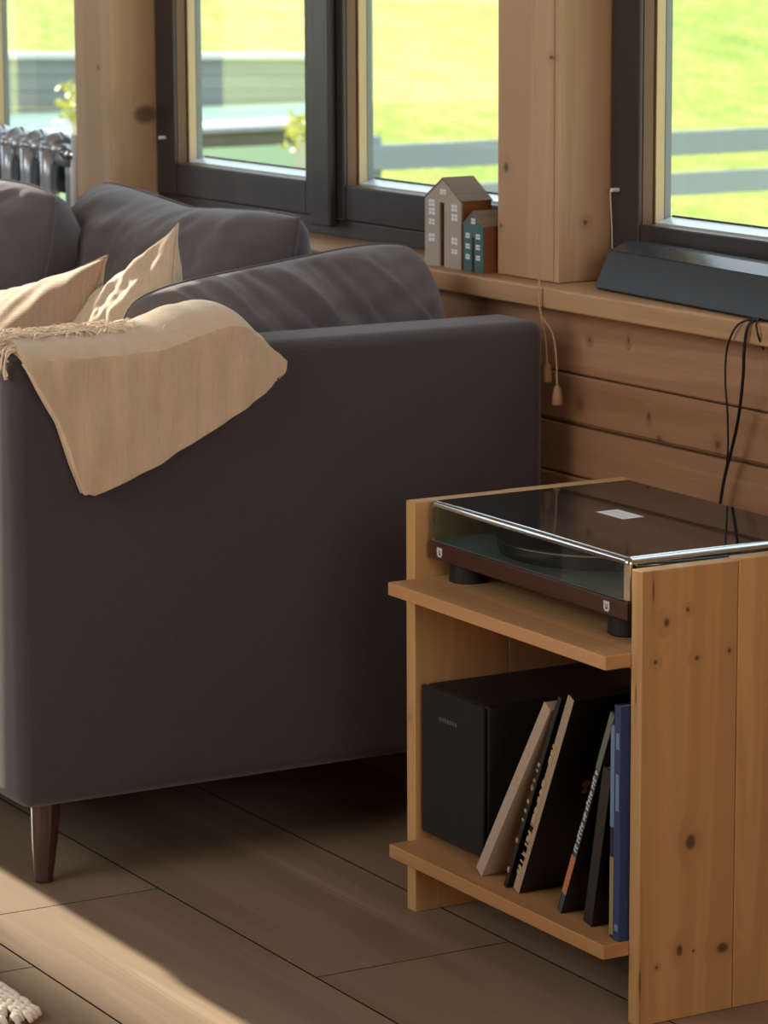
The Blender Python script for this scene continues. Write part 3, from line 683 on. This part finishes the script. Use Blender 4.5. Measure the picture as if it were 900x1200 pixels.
W1 = [(.020, .090, .012), (.020, .077, .012), (.020, .062, .010), (.020, .036, .014), (.084, .086, .012), (.084, .072, .012), (.084, .036, .012), (.084, .022, .008), (.052, .110, .009)]
house('tall whitewashed wooden house ornament with open slot, on the sill by the post', -.404, -.012, .102, .055, .101, .133, M['house_grey'], (.041, .055, .098), W1, .008)
W2 = [(.012, .050, .009), (.012, .034, .009), (.012, .018, .009), (.040, .050, .009), (.040, .034, .009), (.040, .018, .009), (.027, .072, .010)]
house('small teal wooden house ornament between the tall house and the post', -.289, -.016, .053, .05, .068, .089, M['house_teal'], (.022, .030, .052), W2, .0055)

def cordset(name, label, cat, paths, r_, mat, tassels=()):
    t = wthing(name, label, cat, *paths[0][0]); b0 = Vector(paths[0][0])
    for p in paths:
        bm = bmesh.new(); tube(bm, [Vector(q)-b0 for q in smooth_path(p, 5)], r_*(.6 if cat == 'cable' and p is not paths[0] else 1), 8); mk('cord', bm, mat, t, smooth=True)
    for q in tassels:
        bm = bmesh.new(); c = Vector(q)-b0; tube(bm, [(c.x, c.y, c.z+.006), (c.x, c.y, c.z), (c.x, c.y, c.z-.016), (c.x, c.y, c.z-.0225)], [.0028, .0062, .0080, .0074], 14)
        mk('tassel', bm, M['tassel'], t, bevel=.0008)
    return t
cordset('blind_pull', 'beige blind cord with two wooden tassels hanging down the post and over the sill', 'cord',
        [[(-.095, -.046, 2.1), (-.0765, -.046, 1.64), (-.058, -.046, 1.18), (-.050, -.046, .98), (-.042, -.046, .785), (-.040, -.046, .740), (-.026, -.046, .70), (-.022, -.046, .664)],
         [(-.044, -.046, .776), (-.034, -.048, .735), (-.008, -.047, .712), (.001, -.046, .68), (.004, -.046, .634)]], .0013, M['cord'],
        [(-.022, -.046, .660), (.005, -.046, .630)])
cordset('audio_cable', 'pair of thin black cables dropping from the sound bar over the sill behind the turntable', 'cable',
        [[(.450, -.030, .776), (.446, -.0445, .769), (.437, -.044, .735), (.428, -.038, .70), (.410, -.030, .645), (.388, -.023, .598), (.367, -.020, .55), (.352, -.016, .50), (.350, -.014, .44)],
         [(.444, -.028, .776), (.425, -.045, .768), (.403, -.046, .735), (.397, -.044, .69), (.398, -.040, .64), (.386, -.030, .58), (.368, -.026, .52), (.362, -.02, .44)],
         [(.450, -.030, .777), (.462, -.044, .772), (.468, -.045, .757), (.46, -.03, .737)]], .0024, M['cable'])

# ------------------------------------------------------------------ radiator at the left window
rd = wthing('radiator', 'glossy grey column radiator in front of the left window', 'radiator', -2.0, .03, 0)
def section():
    bm = bmesh.new()
    for y in (-.026, .026):
        tube(bm, smooth_path([(0, y, .16), (0, y, .82), (0, y, .862), (0, y*.6, .882), (0, 0, .888)], 4), .0135, 14)
    tube(bm, [(0, -.022, .868), (0, .022, .868)], .017, 12); tube(bm, [(0, -.022, .17), (0, .022, .17)], .017, 12)
    tube(bm, [(-.042, 0, .852), (.042, 0, .852)], .016, 12); tube(bm, [(-.042, 0, .17), (.042, 0, .17)], .015, 12)
    return bm
s0 = mk('radiator_section', section(), M['rad'], rd, smooth=True); s0.location = (.245, 0, 0)
for k in range(1, 10):
    c = s0.copy(); COL.objects.link(c); c.parent = rd; c.location = (.245-.085*k, 0, 0)
bm = bmesh.new(); tube(bm, smooth_path([(.335, -.01, .90), (.328, -.01, .80), (.322, -.01, .5), (.32, -.01, .0)], 4), .0085, 10); mk('supply_pipe', bm, M['white'], rd, smooth=True)
bm = bmesh.new(); tube(bm, [(.29, -.01, .862), (.335, -.01, .862)], .011, 12); mk('valve', bm, M['chrome'], rd, smooth=True)

# ------------------------------------------------------------------ rug at the lower left corner
rg = thing('rug', 'chunky cream woven rug, only its corner showing at the bottom left', 'rug', (-3.516, 1.554, 0))
mk('rug_backing', BX(-.83, -.010, -.60, -.010, .0, .004), M['rugback'], rg)
bm = bmesh.new(); q = random.Random(2)
for i in range(50):
    for j in range(70):
        x = -.010-i*.0165-(.008 if j % 2 else 0)+q.uniform(-.0015, .0015); y = -.008-j*.0085+q.uniform(-.001, .001)
        if q.random() < .07: continue
        a = q.uniform(-.35, .35)
        tube(bm, [(x+.011*cos(a), y+.011*sin(a), .004), (x+.005*cos(a), y+.005*sin(a), .010), (x-.005*cos(a), y-.005*sin(a), .0105), (x-.011*cos(a), y-.011*sin(a), .004)], [.0034, .0050, .0050, .0034], 6)
o = mk('wool_loops', bm, M['rug'], rg, smooth=True); o['kind'] = 'stuff'

# ------------------------------------------------------------------ outside
mg = NT('meadow_grass'); v = mg.mapv((.3, 1, 1)); n1 = mg.noise(v, .8, 4, .6); n2 = mg.noise(v, 3.0, 4, .7)
cc = mg.ramp(mg.math('MULTIPLY', mg.math('ADD', n1, n2), .5), [(.36, s2l((134, 158, 46))), (.5, s2l((164, 178, 64))), (.64, s2l((188, 192, 92)))])
mg.L(cc, mg.b.inputs['Base Color']); mg.b.inputs['Roughness'].default_value = .9; mg.bump(n2, .8, .08)
bm = bmesh.new(); NX, NY = 60, 40; g = []
for i in range(NX+1):
    row = []
    for j in range(NY+1):
        x = -8.9-i*i*.028; y = -30+j*2.6; d = -x
        sf = min(1, max(0, (y+1)/5)); z = -.45+max(0, d-13.5)*.16*sf*sf*(3-2*sf)+.12*noise.noise(Vector((x*.15, y*.15, 0)))
        row.append(bm.verts.new((x, y, z)))
    g.append(row)
for i in range(NX):
    for j in range(NY): bm.faces.new((g[i][j], g[i][j+1], g[i+1][j+1], g[i+1][j]))
mw = mk('meadow', bm, mg.m, None, smooth=True); tag(mw, 'sunny bright green meadow outside all the windows', 'meadow', None, 'stuff')
bm = bmesh.new(); box(bm, -9.0, 8, 3.0, 40, -.8, -.47); tag(mk('ground', bm, mg.m, None), 'grass beside the house wall', None, None, 'structure')

GREYW = wood('weathered_boards', (160, 166, 180), (134, 142, 158), 'Y', 3, .7, .6)
fe = thing('garden_fence', 'weathered blue grey wooden rail fence crossing the meadow', 'fence', (-11.4, 9.0, 0))
for (z0, z1) in ((.285, .385), (.118, .214)):
    for (a, b) in ((-2.62, -.3), (-.295, 2.3), (2.305, 5.0)): mk('rail', BX(-.015, .015, a, b, z0, z1), GREYW, fe, bevel=.004)
for y in (-2.50, -1.35, .75, 3.2): mk('fence_post', BX(-.085, -.016, y-.06, y+.06, -.6, .42), GREYW, fe, bevel=.006)
WALLW = wood('old_wall_boards', (140, 146, 146), (118, 126, 126), 'Y', 3, .7, .6)
gw = thing('garden_wall', 'grey boarded garden wall with a pale capping beyond the raised bed', 'garden wall', (-14.0, 7.0, 0), R(0))
gw.rotation_euler = (R(-1.6), 0, 0)
for k in range(3): mk('wall_plank', BX(-.02, .02, -2.6, .82, .392+k*.0725, .4635+k*.0725), WALLW, gw, bevel=.005)
for k in range(3): mk('wall_plank', BX(-.02, .02, -2.6, .82, .0+k*.13, .128+k*.13), WALLW, gw, bevel=.005)
mk('capping', BX(-.08, .05, -2.62, .84, .6095, .640), plain('pale_capping', (206, 208, 206), .7, 0, .2, 20, .08), gw, bevel=.006)
for y in (-2.0, .3): mk('wall_post', BX(-.09, -.021, y, y+.1, -.5, .609), WALLW, gw, bevel=.005)
tr = thing('raised_bed', 'pale green raised terrace edge with a dark timber edging outside the left windows', 'terrace', (-12.7, 5.6, 0))
bm = bmesh.new(); prism(bm, [(-1.25, -1.9), (1.2, -1.9), (1.2, .85), (-1.25, 2.1)], -.6, .395, 'Z'); mk('bed_block', bm, plain('pale_green_render', (178, 204, 180), .8, 0, .2, 3, .08), tr)
mk('edging_beam', BX(1.05, 1.19, -1.88, .83, .3952, .452), wood('wet_timber', (112, 110, 106), (88, 84, 80), 'Y', 6, .7), tr, bevel=.006)
mk('edging_cap', BX(1.03, 1.21, -1.89, .84, .4525, .470), GREYW, tr)
LEAF = plain('young_leaf', (204, 206, 128), .6, 0, .2, 30, .2)
def sapling(label, loc, seed, ztop):
    t = thing('staked_plant', label, 'plant', loc, 0, None); q = random.Random(seed)
    bm = bmesh.new(); tube(bm, [(0, 0, 0), (.004, .0, ztop*.5), (0, .004, ztop-.02)], .012, 10); mk('stake', bm, plain('pale_stake', (206, 196, 184), .8), t)
    bm = bmesh.new()
    for k in range(60):
        c = Vector((q.gauss(0, .022), q.gauss(0, .022), ztop-.07+q.random()*.12)); d = Vector((q.uniform(-1, 1), q.uniform(-1, 1), q.uniform(-.2, .9))).normalized(); s_ = d.orthogonal().normalized()
        p = [c, c+d*.02+s_*.009, c+d*.045, c+d*.02-s_*.009]; bm.faces.new([bm.verts.new(x) for x in p])
    o = mk('foliage', bm, LEAF, t); o['kind'] = 'stuff'
sapling('yellow green staked plant seen low in the left sash of the double casement', (-10.5, 5.69, -.52), 3, 1.04)
sapling('yellow green staked plant seen through the left window beside the post', (-10.5, 4.81, -.52), 6, 1.17)
